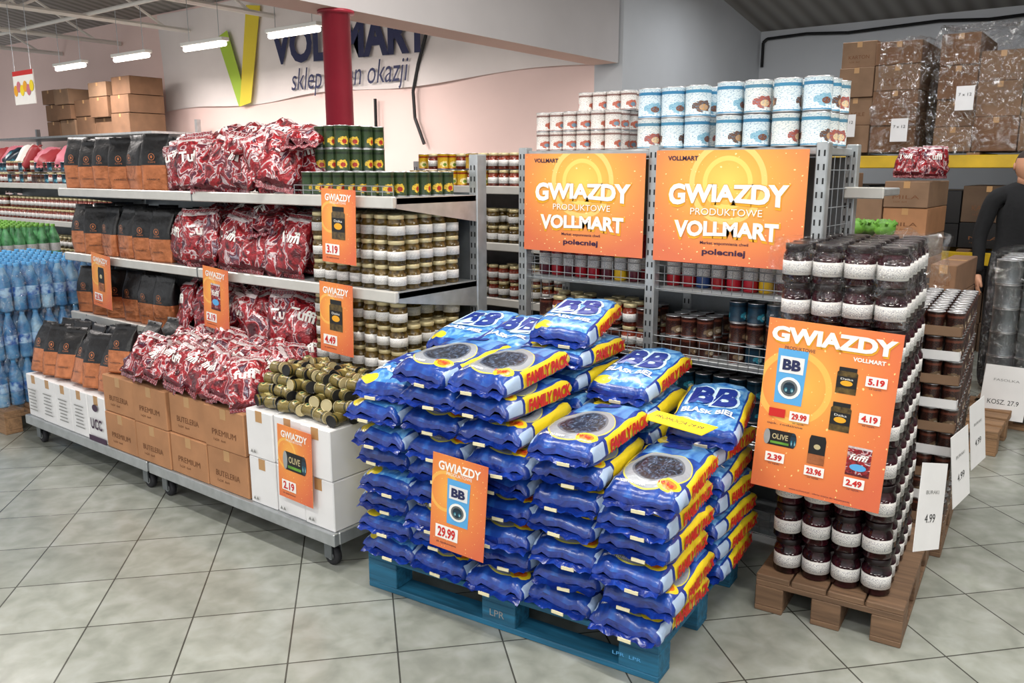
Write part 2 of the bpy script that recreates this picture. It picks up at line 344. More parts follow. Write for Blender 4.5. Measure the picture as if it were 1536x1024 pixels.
def coffee(sd):
    g=G(); W=.15;D=.095; secs=[(0,1,1),(.01,1,1),(.07,1.03,1.08),(.135,1.03,1.1),(.14,1.03,1.1),(.19,1.0,.95),(.235,.98,.55),(.262,.98,.2),(.275,.98,.06),(.30,.98,.05)]
    k=20;V=[]
    for (z,a,b) in secs:
        for j in range(k):
            t=2*math.pi*(j+.5)/k;c=math.cos(t);s_=math.sin(t)
            x=math.copysign(abs(c)**.4,c)*W/2*a; y=math.copysign(abs(s_)**.4,s_)*D/2*b
            y+=noise.noise(Vector((x*34,z*28,3+sd*5)))*.011; x+=noise.noise(Vector((y*30,z*25,9+sd*5)))*.007; V.append((x,y,z))
    F=[];M=[]
    for i in range(len(secs)-1):
        for j in range(k):
            F.append((i*k+j,i*k+(j+1)%k,(i+1)*k+(j+1)%k,(i+1)*k+j)); M.append('copper' if secs[i][0]<.13 else 'blackfoil')
    F.append(tuple(reversed(range(k)))); M.append('copper'); F.append(tuple(range((len(secs)-1)*k,len(secs)*k))); M.append('blackfoil')
    g.raw(V,F,M,True,[tuple((.5,.5) for _ in f) for f in F])
    e=G(); V=[];F=[];n=16
    for i in range(n):
        a=2*math.pi*i/n
        for r in(.014,.017): V.append((r*math.cos(a),r*math.sin(a)*1.1,0))
    for i in range(n): F.append((2*i,2*i+1,(2*i+3)%(2*n),(2*i+2)%(2*n)))
    e.raw(V,F,'copper'); fell(e,0,0,.006,.008,0,'copper',10); e.add(txt('CAFE',.04,.008,'copper'),T(0,-.027,0))
    g.add(e,T(0,-.061,.178)@FRONT)
    g.add(txt('ARABICA',.07,.01,'blackfoil'),T(0,-.0605,.06)@FRONT)
    return g
COS=[coffee(i) for i in range(5)]
def jar(r,h,glass,lid,n=14,label='label'):
    return lathe([(r*.9,0,glass),(r,h*.04,glass),(r,h*.2,label),(r*1.01,h*.2,label),(r*1.01,h*.56,label),(r,h*.56,glass),(r,h*.7,glass),(r*.84,h*.82,glass),(r*.86,h*.83,lid),(r*.9,h*.85,lid),(r*.9,h*.98,lid),(r*.85,h,lid)],n)
def can(r,h,lab,n=16,lid='lid_silver'):
    return lathe([(r*.97,0,lid),(r,h*.015,lid),(r*.975,h*.04,lab),(r*.975,h*.955,lab),(r,h*.97,lid),(r,h,lid),(r*.9,h*.995,lid),(r*.88,h*.97,lid)],n)
def bottle(r,h,body,lid,n=12):
    return lathe([(r*.9,0,body),(r,h*.03,body),(r,h*.25,'label'),(r*1.01,h*.5,body),(r,h*.6,body),(r*.45,h*.82,body),(r*.42,h*.86,lid),(r*.46,h*.87,lid),(r*.46,h,lid)],n)
J_MUST=jar(.039,.105,'glass_mustard','lid_gold'); J_BEET=jar(.049,.133,'glass_dark','lid_dark',16); J_RED=jar(.035,.1,'glass_red','lid_gold',12)
C_BIG=[can(.052,.122,k,18) for k in('can_white','can_white2','can_white3')]; C_SM=can(.036,.084,'can_small',14); C_PINE=can(.034,.104,'can_pine',14)
C_MIX=can(.026,.075,'can_mix',14,'lid_gold'); C_MIX2=can(.026,.075,'can_mix',14,'black'); C_DARK=can(.036,.085,'can_dark',12); C_TEAL=can(.036,.085,'can_teal',12); C_YEL=can(.036,.1,'can_yellow',12)
BOT=bottle(.03,.2,'bottle_mix','lid_red')
def grid(g,tpl,x0,x1,y0,y1,z,px,py,tiers=1,hz=.1,jit=.004,skip=0):
    nx=max(1,int((x1-x0)/px)); ny=max(1,int((y1-y0)/py))
    for t in range(tiers):
        for i in range(nx):
            for j in range(ny):
                if skip and t==tiers-1 and random.random()<skip: continue
                tp=random.choice(tpl) if isinstance(tpl,list) else tpl
                g.add(tp,T(x0+px*(i+.5)+U(-jit,jit),y0+py*(j+.5)+U(-jit,jit),z+t*hz)@RZ(U(-.6,.6)-1.9),random.random())
def filmbox(g,x0,x1,y0,y1,z0,z1,amp=.006,seed=0,mt='film'):
    nx,ny,nz=10,10,8
    def surf(fn,na,nb):
        V=[];F=[]
        for i in range(na+1):
            for j in range(nb+1):
                p=Vector(fn(i/na,j/nb)); q=p+Vector((noise.noise(p*9+Vector((seed,0,0))),noise.noise(p*9+Vector((0,seed+5,0))),noise.noise(p*9+Vector((0,0,seed+9)))))*amp; V.append(q[:])
        for i in range(na):
            for j in range(nb): a=i*(nb+1)+j; F.append((a,a+nb+1,a+nb+2,a+1))
        g.raw(V,F,mt,True)
    L=lambda a,b,t:a+(b-a)*t
    surf(lambda u,v:(L(x0,x1,u),y0,L(z0,z1,v)),nx,nz); surf(lambda u,v:(x1,L(y0,y1,u),L(z0,z1,v)),ny,nz); surf(lambda u,v:(x0,L(y0,y1,u),L(z0,z1,v)),ny,nz); surf(lambda u,v:(L(x0,x1,u),L(y0,y1,v),z1),nx,ny); surf(lambda u,v:(L(x0,x1,u),y1,L(z0,z1,v)),nx,nz)

# ---------------------------------------------------------------- room
HY=10.9
def roofz(y): return 3.34+.17*(HY-y)
g=G(); box(g,-16,12,-12,12,-.05,0,'floor_tiles')
fl=g.obj('floor'); fl.matrix_world=T(-2.610,1.495,0)@RZ(math.radians(47.9))
g=G(); x0,x1,y0,y1=-19,5,-2.5,HY+.2
V=[(x0,y0,roofz(y0)),(x1,y0,roofz(y0)),(x1,y1,roofz(y1)),(x0,y1,roofz(y1))]; V+= [(a,b,c+.1) for a,b,c in V]
g.raw(V,[(3,2,1,0),(4,5,6,7),(0,1,5,4),(1,2,6,5),(2,3,7,6),(3,0,4,7)],'ceiling_m'); g.obj('ceiling')
g=G(); box(g,-4.3,5,HY,HY+.2,0,3.4,'wall_white'); g.obj('wall_back')
g=G(); box(g,5,5.2,-1,HY,0,4.4,'wall_white'); g.obj('wall_right')
def wallY(xa,xb,ya,yb,za,mat,mu=None):
    g=G(); V=[(xa,ya,za),(xb,ya,za),(xb,yb,za),(xa,yb,za),(xa,ya,roofz(ya)),(xb,ya,roofz(ya)),(xb,yb,roofz(yb)),(xa,yb,roofz(yb))]
    g.raw(V,[(3,2,1,0),(4,5,6,7),(0,1,5,4),(1,2,6,5),(2,3,7,6),(3,0,4,7)],[mu or mat,mat,mat,mat,mat,mat]); return g
wallY(-4.62,-4.32,-2.5,7.35,2.62,'bulk','bulk_under').obj('trim_1')
wallY(-4.62,-4.3,7.4,HY+.15,0,'wall_white').obj('wall_divider')
wallY(-19,-4.62,7.4,7.6,0,'wall_pink').obj('wall_hall')
wallY(-19.2,-19,-2.5,7.4,0,'wall_white').obj('wall_left')
g=lathe([(.13,0,'red_paint'),(.13,.02,'red_paint'),(.092,.02,'red_paint'),(.092,2.6,'red_paint'),(.12,2.6,'red_paint'),(.12,2.62,'red_paint')],24)
g.obj('red_column',M=T(-4.42,3.88,0))
g=G(); nx=60
top=lambda x: 3.9 if x<-8.8 else 3.9-(x+8.8)*(1.12/4.08)
V=[];F=[]
for i in range(nx+1):
    x=-12.4+7.7*i/nx; zt=top(x); zb=2.48+.03*math.sin(x*2)+(x+12.4)*.02
    for j in range(7): V.append((x,7.36+.02*math.sin(x*3+j*.7),zb+(zt-zb)*j/6))
for i in range(nx):
    for j in range(6): a=i*7+j; F.append((a,a+7,a+8,a+1))
g.raw(V,F,'banner',True)
g.add(txt('VOLLMART',2.85,.47,'navy_txt',.04),T(-8.2,7.31,3.18)@FRONT@RZ(-.02))
g.add(txt('sklep pełen okazji',2.15,.36,'navy_txt',0,.25),T(-8.18,7.31,2.72)@FRONT)
lg=G(); fpoly(lg,[(-.50,.33),(-.27,.40),(.06,-.5),(-.12,-.56)],0,'green_logo'); fpoly(lg,[(-.1,-.56),(.14,-.52),(.44,.62),(.16,.66)],.004,'yellow_logo')
g.add(lg,T(-10.3,7.31,3.08)@FRONT@SC(1.1,1.08,1)); g.obj('wall_banner')
def cable(name,pts,r=.012,mat='black'):
    g=G()
    for a,b in zip(pts,pts[1:]): tube(g,a,b,r,mat,6)
    return g.obj(name)
cable('wall_cable',[(-6.8,7.33,3.35),(-6.84,7.33,3.1),(-6.97,7.33,2.8),(-7.06,7.33,2.5),(-7.04,7.33,2.2),(-6.9,7.33,1.9)],.02)
cable('wall_cable',[(-7.7,7.33,2.45),(-7.7,7.33,1.9)],.02)
pts=[(-4.25,HY-.04,2.9),(-4.25,HY-.04,3.2)]+[(-4.2+i*.5,HY-.04,3.24+.02*math.sin(i*2.1)) for i in range(14)]
cable('wall_cable',pts,.02)
g=G()
for i in range(4):
    x=-7.35-1.62*i
    box(g,x-.42,x+.42,5.82,5.92,3.03,3.07,'white',.005); tube(g,(x-.4,5.87,3.0),(x+.4,5.87,3.0),.028,'tube',10)
    for dx in(-.3,.3): tube(g,(x+dx,5.87,3.07),(x+dx,5.87,3.6),.004,'wire',4)
g.obj('fluorescent_light_row')
g=G()
for X in(-5.6,-7.6,-9.6,-11.6,-13.6,-15.6):
    tube(g,(X,-1,3.6),(X,7.38,3.6),.035,'truss',6)
    for y in range(-1,7,2): tube(g,(X,y,3.6),(X,y+1,roofz(y+1)-.03),.02,'truss',5); tube(g,(X,y+1,roofz(y+1)-.03),(X,y+2,3.6),.02,'truss',5)
for y in(2.5,4.5,5.87): tube(g,(-18.9,y,3.63),(-4.7,y,3.63),.026,'truss',6)
g.obj('roof_truss')
g=G(); LP=[]
for x in(-2.6,-.2,2.2):
    for y in(-.6,1.6,3.8):
        box(g,x-.62,x+.62,y-.06,y+.06,3.72,3.76,'white',.005); tube(g,(x-.6,y,3.69),(x+.6,y,3.69),.02,'tube',10); LP.append((x,y,3.66))
        for dx in(-.5,.5): tube(g,(x+dx,y,3.76),(x+dx,y,roofz(y)),.004,'wire',4)
g.obj('fluorescent_light_row')
def area(name,loc,sx,sy,e,col=(1,.96,.9),rot=(0,0,0)):
    l=bpy.data.lights.new(name,'AREA'); l.shape='RECTANGLE'; l.size=sx; l.size_y=sy; l.energy=e; l.color=col
    o=bpy.data.objects.new(name,l); o.location=loc; o.rotation_euler=rot; scene.collection.objects.link(o)
for p in LP: area('ceiling_and_fill_lamp',p,1.2,.12,46 if p[0]>-2 else 54,(1,.965,.91))
area('ceiling_and_fill_lamp',(-1.5,6.6,3.6),1.2,.2,30,(.96,.98,1)); area('ceiling_and_fill_lamp',(.8,7.2,3.6),1.2,.2,26,(.96,.98,1)); area('ceiling_and_fill_lamp',(-2.8,8.4,3.45),1.2,.2,24,(.96,.98,1))  # unseen fill lights without fixtures, added to brighten the right back of the room
for i in range(4): area('ceiling_and_fill_lamp',(-7.35-1.62*i,5.87,2.95),1.0,.1,50,(1,.92,.88))
area('ceiling_and_fill_lamp',(-7,2.2,3.4),1.2,.2,80,(1,.93,.89)); area('ceiling_and_fill_lamp',(-10.5,2.2,3.4),1.2,.2,75,(1,.93,.89))  # unseen area lights high in the hall, no fixtures modelled
w=bpy.data.worlds.new('World'); scene.world=w; w.use_nodes=True; w.node_tree.nodes['Background'].inputs[0].default_value=(.97,.98,1,1); w.node_tree.nodes['Background'].inputs[1].default_value=1.15

# ---------------------------------------------------------------- shelving (left)
XL,XR=-5.35,-2.46
def shelf(g,x0,x1,yf,yb,z,joints=()):
    box(g,x0,x1,yf+.01,yb,z-.03,z,'steel',.003); box(g,x0,x1,yf-.012,yf+.012,z-.045,z+.004,'rail',.004)
    for j in joints: box(g,j-.004,j+.004,yf-.014,yf+.0,z-.045,z+.005,'steel_dark')
    for x in(x0+.003,x1-.003):
        V=[(x,yf+.01,z-.045),(x,yb,z-.12),(x,yb,z),(x,yf+.01,z)]; g.raw(V+[(a+.003,b,c) for a,b,c in V],[(0,1,2,3),(7,6,5,4),(0,4,5,1)],'steel')
def post(g,x,y,z1,w=.05,d=.07):
    box(g,x-w/2,x+w/2,y-d/2,y+d/2,0,z1,'steel',.004)
    z=.1
    while z<z1-.04:
        box(g,x-.013,x-.007,y-d/2-.0012,y-d/2,z,z+.022,'black'); box(g,x+.007,x+.013,y-d/2-.0012,y-d/2,z,z+.022,'black'); z+=.05
def fence(g,x0,x1,y,z0,z1,dx=.05,dz=.03,r=.0017):
    n=int((x1-x0)/dx)
    for i in range(n+1): tube(g,(x0+(x1-x0)*i/n,y,z0),(x0+(x1-x0)*i/n,y,z1),r,'wire',4)
    n=max(1,int((z1-z0)/dz))
    for i in range(n+1): tube(g,(x0,y,z0+(z1-z0)*i/n),(x1,y,z0+(z1-z0)*i/n),r*1.3,'wire',4)
g=G()
for x in(XL+.02,-3.9,XR-.02): post(g,x,2.985,1.67)
box(g,XL,XR,2.955,2.965,.2,1.5,'steel_dark')
for z in(.73,1.10,1.49): shelf(g,XL,XR,2.43,2.95,z,(-3.9,))
for x in(XL+.02,-3.9,XR-.02): box(g,x-.03,x+.03,2.8,3.3,0,.08,'steel',.004)
fence(g,-3.1,XR-.01,2.435,1.49,1.535,.06,.022)
g.obj('shelving_unit')
def dolly(x0,x1):
    g=G(); y0,y1=2.03,2.75
    box(g,x0,x1,y0,y0+.03,.115,.17,'steel',.004); box(g,x0,x1,y1-.03,y1,.115,.17,'steel',.004); box(g,x0,x0+.03,y0+.03,y1-.03,.115,.17,'steel',.004); box(g,x1-.03,x1,y0+.03,y1-.03,.115,.17,'steel',.004)
    for i in range(1,14):
        y=y0+.03+(y1-y0-.06)*i/14; box(g,x0+.03,x1-.03,y-.004,y+.004,.155,.169,'wire')
    wh=lathe([(.03,0,'rubber'),(.042,.004,'rubber'),(.042,.026,'rubber'),(.03,.03,'rubber')],18); hub=lathe([(.018,-.003,'steel'),(.018,.033,'steel')],12)
    for x in(x0+.08,x1-.08):
        for y in(y0+.06,y1-.06):
            g.add(wh,T(x,y+.015,.042)@RX(math.pi/2)); g.add(hub,T(x,y+.015,.042)@RX(math.pi/2))
            box(g,x-.022,x+.022,y-.028,y-.022,.035,.115,'steel_dark'); box(g,x-.022,x+.022,y+.022,y+.028,.035,.115,'steel_dark'); box(g,x-.035,x+.035,y-.035,y+.035,.105,.115,'steel_dark')
    return g.obj('wheeled_dolly')
dolly(-5.22,-3.86); dolly(-3.84,-2.45)
def carton(g,x0,x1,y0,y1,z0,z1,mat='card',label=None,tm='brown_txt'):
    box(g,x0,x1,y0,y1,z0,z1,mat,.004)
    xm=(x0+x1)/2; box(g,x0+.004,x1-.004,(y0+y1)/2-.024,(y0+y1)/2+.024,z1-.002,z1+.001,'tape'); 
    box(g,x0+.003,x1-.003,(y0+y1)/2-.0015,(y0+y1)/2+.0015,z1,z1+.0015,'card_d')
    box(g,xm-.022,xm+.022,y0-.001,y0+.001,z1-.05,z1-.001,'tape')
    if label:
        w=(x1-x0)*.6; g.add(txt(label,w,(z1-z0)*.14,tm),T(xm,y0-.0015,z0+(z1-z0)*.4)@FRONT)
        g.add(txt('1x24  6x4',w*.5,(z1-z0)*.06,tm),T(xm-w*.2,y0-.0015,z0+(z1-z0)*.22)@FRONT)
def stack(name,items):
    g=G()
    for it in items: carton(g,*it)
    return g.obj(name)
it=[]
for r_ in range(2):
    for c_ in range(4):
        a=-4.25+.308*c_+U(-.003,.003); it.append((a,a+.302,2.035+U(0,.02),2.45,.171+r_*.197,.171+.195+r_*.197,'card','BUTELERIA' if (c_+r_)%2 else 'PREMIUM'))
for c_ in range(4):
    a=-4.25+.308*c_; it.append((a,a+.302,2.46,2.74,.171,.56,'card'))
stack('cardboard_boxes',it)
g=G()
for r_ in range(2):
    for c_ in range(3):
        a=-3.01+.185*c_; b=a+.18; carton(g,a,b,2.04+U(0,.01),2.45,.171+r_*.215,.171+.212+r_*.215,'card_w')
        q_=G(); fpoly(q_,[(-.01,-.006),(.0,.01),(.01,-.006)],0,'grey_txt'); g.add(q_,T((a+b)/2-.05,2.036,.2+r_*.215)@FRONT); g.add(q_,T((a+b)/2-.03,2.036,.2+r_*.215)@FRONT)
box(g,-3.01,-2.46,2.46,2.74,.171,.6,'card_w',.004)
g.obj('white_boxes')
g=G()
for c_ in range(5):
    a=-5.19+.187*c_; b=a+.183; carton(g,a,b,2.04+U(0,.01),2.6,.171,.425,'card_w')
    if c_!=4:
        for q in range(7): k_=G(); frect(k_,0,0,.1-.012*(q%3),.006,0,'grey_txt'); g.add(k_,T((a+b)/2,2.036,.22+q*.02)@FRONT)
    else:
        g.add(txt('UCC',.12,.06,'dark_txt',.03),T((a+b)/2,2.035,.27)@FRONT); tt=G(); fell(tt,0,0,.03,.02,0,'dark_txt'); g.add(tt,T((a+b)/2,2.035,.36)@FRONT)
        box(g,a+.002,b-.002,2.034,2.036,.172,.2,'dark_txt')
g.obj('white_boxes')
g=G()
for z in(.73,1.10,1.49):
    for r_ in range(3):
        for c_ in range(6):
            g.add(random.choice(COS),T(-5.24+.178*c_+U(-.012,.012),2.51+.13*r_,z)@RZ(U(-.3,.3)+.25)@RX(U(-.04,.04))@SC(1.08,1,.98+U(-.04,.04)))
for r_ in range(4):
    for c_ in range(7):
        zz=.435 if c_<6 else .565
        g.add(random.choice(COS),T(-5.10+.155*c_+U(-.01,.01),2.12+.125*r_,zz)@RZ(U(-.25,.25)+.2)@RX(-.2-U(0,.15))@SC(1,1,1.0 if c_<6 else .85))
g.obj('coffee_bags')
def snackpile(g,x0,x1,yf,z,rows=3,second=0,nb=7,tmin=1.1,tmax=1.45,sc=1.0):
    for r_ in range(rows):
        for c_ in range(nb):
            x=x0+.1+(x1-x0-.2)*c_/(nb-1)+U(-.03,.03); tilt=U(tmin,tmax)
            g.add(random.choice(SN),T(x,yf+.07+.12*r_,z+.135*sc+U(-.005,.02)+.012*r_)@RZ(U(-.7,.7)+.2)@RX(tilt)@RZ(U(-.4,.4))@SC(sc,sc,sc*1.05),random.random())
    for c_ in range(second):
        x=x0+.12+(x1-x0-.24)*c_/(second-1)+U(-.03,.03)
        g.add(random.choice(SN),T(x,yf+.17+U(-.05,.12),z+.25*sc+U(-.02,.02))@RZ(U(-1.2,1.2))@RX(U(.2,.8))@RZ(U(-1,1))@SC(sc,sc,sc),random.random())
g=G()
for z,s2 in((.73,0),(1.10,5)): snackpile(g,-4.22,-3.08,2.43,z,3,second=s2,nb=8)
snackpile(g,-4.22,-3.14,2.43,1.49,2,second=8,nb=8)
snackpile(g,-4.08,-3.0,2.05,.56,4,second=0,nb=9,tmin=.6,tmax=1.15,sc=.86)
g.obj('snack_bags')
g=G()
for z in(.73,1.10): grid(g,J_MUST,-3.05,-2.475,2.455,2.95,z,.081,.085,3,.106,.002,.12)
g.obj('mustard_jars')
g=G(); grid(g,C_PINE,-3.1,-2.48,2.455,2.94,1.49,.071,.075,1,.1,.002); grid(g,C_PINE,-3.2,-2.95,2.62,2.94,1.594,.071,.075,2,.105,.002); g.obj('fruit_cans')
g=G()
for lay in range(4):
    for i in range(7):
        for j in range(6-lay):
            x=-2.95+.078*i+U(-.012,.012); y=2.10+.075*j+.03*lay+U(-.01,.01)
            k_=random.random()
            Rr=RZ(U(-.4,.4)+(math.pi/2 if k_<.75 else 0))@RX(math.pi/2+U(-.15,.15))
            g.add(C_MIX if random.random()<.45 else C_MIX2,T(x,y,.628+.041*lay+U(0,.01))@Rr@T(0,0,-.037),random.random())
g.obj('small_tins')

# ---------------------------------------------------------------- posters
def draw_jar(g,x,y,w,h):
    fpoly(g,[(x-w/2,y-h/2),(x+w/2,y-h/2),(x+w/2,y+h*.28),(x+w*.4,y+h*.36),(x-w*.4,y+h*.36),(x-w/2,y+h*.28)],.001,'glass_mustard')
    frect(g,x,y+h*.42,w*.86,h*.14,.0015,'black'); frect(g,x,y-h*.06,w*.96,h*.42,.002,'black'); fell(g,x,y-h*.1,w*.3,h*.1,.0025,'gold_txt'); g.add(txt('Dzika',w*.6,h*.07,'white'),T(x,y+h*.06,.0025))
def draw_snack(g,x,y,w,h):
    frect(g,x,y,w,h,.001,'snack'); g.add(txt('fuffi',w*.8,h*.22,'white',.02,.3),T(x,y+h*.15,.002)); fell(g,x,y-h*.2,w*.35,h*.12,.002,'lblue')
def draw_coffee(g,x,y,w,h):
    fpoly(g,[(x-w/2,y-h/2),(x+w/2,y-h/2),(x+w/2,y+h*.35),(x+w*.42,y+h/2),(x-w*.42,y+h/2),(x-w/2,y+h*.35)],.001,'black'); frect(g,x,y-h*.32,w,h*.34,.002,'copper'); fell(g,x,y+h*.12,w*.2,h*.09,.002,'lid_gold')
def draw_tin(g,x,y,w,h):
    frect(g,x,y,w,h,.001,'black'); fell(g,x-w/2,y,w*.12,h/2,.0015,'steel'); fell(g,x+w/2,y,w*.12,h/2,.0015,'can_teal'); g.add(txt('OLIVE',w*.6,h*.35,'lid_gold',.02),T(x,y+h*.1,.002)); frect(g,x,y-h*.3,w*.7,h*.15,.002,'green_v')
def draw_powder(g,x,y,w,h):
    fpoly(g,[(x-w*.46,y-h/2),(x+w*.46,y-h/2),(x+w/2,y+h/2),(x-w/2,y+h/2)],.001,'lblue'); frect(g,x,y+h*.22,w*.8,h*.3,.002,'card_w'); g.add(txt('BB',w*.6,h*.2,'navy_txt',.05),T(x,y+h*.22,.003)); fell(g,x,y-h*.2,w*.38,h*.2,.002,'white'); fell(g,x,y-h*.2,w*.28,h*.15,.003,'steel_dark'); fell(g,x,y-h*.2,w*.2,h*.11,.0035,'can_teal')
def small_poster(name,M,prod,price,hdr='GWIAZDY'):
    g=G(); w,h=.215,.315; box(g,-w/2,w/2,-h/2,h/2,-.002,0,'poster_tall')
    g.add(txt(hdr,.165,.03,'white',.03),T(0,.122,.0015)); g.add(txt('PRODUKTOWE',.1,.01,'white'),T(0,.1,.0015))
    if prod=='jar': draw_jar(g,0,.015,.085,.14)
    elif prod=='bag': draw_snack(g,0,.01,.08,.135)
    elif prod=='coffee': draw_coffee(g,0,.01,.07,.14)
    elif prod=='tin': draw_tin(g,0,.01,.12,.08)
    elif prod=='powder': draw_powder(g,0,.01,.09,.15)
    frect(g,-.04,-.1,.09,.045,.0015,'white'); g.add(txt(price,.07,.034,'red_txt',.03),T(-.04,-.1,.003))
    g.add(txt('za opakowanie',.08,.009,'dark_txt'),T(-.04,-.137,.0015)); return g.obj(name,M=M)
R=lambda a: RZ(math.radians(a))
small_poster('price_poster',T(-2.76,2.39,1.364)@FRONT@R(-2),'jar','3.19')
small_poster('price_poster',T(-2.80,2.39,.96)@FRONT@R(-2),'jar','4.49')
small_poster('price_poster',T(-3.70,2.385,.965)@FRONT@R(-4),'bag','2.19')
small_poster('price_poster',T(-4.85,2.385,.964)@FRONT@R(-5),'coffee','23.96')
small_poster('price_poster',T(-2.66,2.02,.42)@FRONT@R(-2),'tin','2.19')
def wide_poster(M):
    g=G(); w,h=.615,.43; box(g,-w/2,w/2,-h/2,h/2,-.003,0,'poster_wide')
    def arc(s,ww,hh,mat,off,y,z,bend):
        t=txt(s,ww,hh,mat,off); V=t.V().copy(); V[:,1]*=1+.9*bend*(np.abs(V[:,0])/(ww/2))**1.5; V[:,1]+=y-bend*.024*(V[:,0]/(ww/2))**2; V[:,2]+=z; t.vs=[V]; g.add(t)
    for s,y,ww,hh,b in(('GWIAZDY',.055,.49,.066,.35),('VOLLMART',-.078,.43,.055,.3)):
        arc(s,ww+.012,hh+.012,'gold_txt',.06,y-.004,.0015,b); arc(s,ww,hh,'white',.045,y,.0035,b)
    g.add(txt('PRODUKTOWE',.3,.03,'gold_txt',.03),T(.001,-.0165,.0015)); g.add(txt('PRODUKTOWE',.295,.026,'white',.0),T(0,-.015,.003))
    g.add(txt('VOLLMART',.13,.018,'dark_txt',.03),T(-.19,.185,.0015)); g.add(txt('Market wspomnienia chwil',.2,.015,'dark_txt',.01),T(0,-.135,.0015)); g.add(txt('polecniej',.18,.03,'dark_txt',.03),T(0,-.17,.0015))
    return g.obj('promo_poster',M=M)
wide_poster(T(-1.99,3.10,1.455)@FRONT@R(-.5)); wide_poster(T(-1.325,3.10,1.455)@FRONT@R(-.3)@SC(1,1.03,1))

# ---------------------------------------------------------------- end display with posters
g=G(); x0,x1,xm,yf,yb=-2.33,-.98,-1.66,3.15,3.52
for x in(x0,xm,x1): post(g,x,yf,1.70,.045,.05); post(g,x,yb,1.70,.045,.05)
for z in(.15,.5,.82,1.12):
    box(g,x0,x1,yf+.03,yb-.03,z-.025,z,'steel',.003)
    for a,b in((x0+.02,xm-.02),(xm+.02,x1-.02)): fence(g,a,b,yf-.01,z-.01,z+.09,.04,.03)
box(g,x0,x1,yf-.01,yb+.04,1.655,1.685,'steel',.004)
box(g,x1-.01,x1+.14,yb-.05,yb+.2,1.5,1.53,'steel',.004); box(g,x1-.01,x1+.14,yb-.06,yb-.045,1.49,1.535,'rail',.004)
for x in(x0,x1):
    for z in np.arange(.2,1.65,.07): tube(g,(x,yf,z),(x,yb,z),.002,'wire',4)
    for y in np.arange(yf+.06,yb,.07): tube(g,(x,y,.1),(x,y,1.65),.002,'wire',4)
box(g,x0,x1,yb-.02,yb-.01,.1,1.65,'steel_dark')
g.obj('display_shelving')
g=G(); grid(g,BOT,x0+.03,xm-.03,yf+.04,yf+.3,1.12,.068,.07,1); grid(g,BOT,xm+.03,x1-.03,yf+.04,yf+.3,1.12,.068,.07,1); g.obj('sauce_bottles')
g=G(); grid(g,[C_DARK,C_TEAL],xm+.32,x1-.03,yf+.04,yf+.3,.82,.076,.08,3,.086); grid(g,[C_DARK],xm+.03,xm+.32,yf+.04,yf+.3,.82,.076,.08,2,.086); grid(g,[C_TEAL,C_TEAL,C_DARK],xm+.03,x1-.03,yf+.04,yf+.3,.5,.076,.08,3,.086)
grid(g,[J_RED,C_DARK],x0+.03,xm-.03,yf+.04,yf+.3,.82,.076,.08,2,.1); grid(g,[C_DARK],x0+.03,xm-.03,yf+.04,yf+.3,.5,.076,.08,3,.086); g.obj('food_cans')
g=G(); grid(g,C_SM,x0+.02,-1.80,yf+.03,yf+.36,1.686,.073,.074,2,.085,.001); grid(g,C_SM,-2.14,-1.78,yf+.12,yf+.36,1.686+.17,.073,.074,1,.085,.001)
g.obj('vegetable_cans')
g=G(); grid(g,C_BIG,-1.78,-1.45,yf+.01,yf+.4,1.686,.107,.106,2,.1225,.001); grid(g,C_BIG,-1.42,-.95,yf-.02,yf+.4,1.686,.112,.106,2,.1245,.001); g.obj('milk_cans')
def gondola(name,x0,x1,yf,yb,zs,tpls,top=1.66,pitch=.085,hz=.106):
    g=G()
    for x in(x0,x1): post(g,x,(yf+yb)/2+.0,top); 
    box(g,x0,x1,yb-.02,yb,.05,top,'steel_dark'); box(g,x0,x1,yf,yb,.0,.1,'steel',.004)
    for z in zs: shelf(g,x0,x1,yf,yb-.02,z)
    o=g.obj(name); p=G()
    for z,tp in zip(zs,tpls): grid(p,tp,x0+.04,x1-.04,yf+.03,yf+.25,z,pitch,pitch,2,hz,.002,.2)
    p.obj('stacked_groceries',parent=o); return o
gondola('shelving_unit',-4.1,-2.5,4.1,4.5,(.12,.45,.8,1.15,1.5),([C_DARK],[J_MUST],[J_MUST,J_RED],[J_MUST],[C_YEL,C_YEL,J_RED]),1.66)
gondola('shelving_unit',-9.5,-6.0,3.5,3.95,(.12,.45,.8,1.15,1.48),([J_RED],[J_RED,C_DARK],[J_MUST],[J_RED],[C_DARK,J_RED,C_TEAL]),1.6)
gondola('shelving_unit',-16.5,-10.5,6.3,7.1,(.12,.6,1.1,1.6),([C_DARK],[J_RED],[C_DARK],[C_YEL,C_DARK]),1.9,.2,.11)

# ---------------------------------------------------------------- pallets
def pallet(L,W,mat):
    g=G()
    nb=5 if W>.7 else 4; bw=.12
    for i in range(nb):
        y=bw/2+(W-bw)*i/(nb-1); box(g,0,L,y-bw/2,y+bw/2,.122,.144,mat,.003)
    for x in(0,L/2-.07,L-.14): box(g,x,x+.14,0,W,.1,.122,mat,.003)
    for x in(0,L/2-.07,L-.14):
        for y in(0,W/2-.05,W-.1): box(g,x,x+.14,y,y+.1,.022,.1,mat,.003)
    for y in(0,W/2-.05,W-.1): box(g,0,L,y,y+.1,0,.022,mat,.003)
    return g
PM=T(-2.275,2.050,0)@RZ(math.radians(5.4))
pb=pallet(1.21,.83,'wood_blue'); pb.add(txt('LPR',.06,.025,'grey_txt'),T(.6,-.001,.06)@FRONT); pb.add(txt('LPR  LPR',.1,.012,'lblue'),T(1.1,-.001,.062)@FRONT); pb.obj('wooden_pallet',M=PM)
g=G()
front=[8,9,9,7,5.6]; back=[9,9,10,8,6.8]; ptc=.0895
random.seed(21)
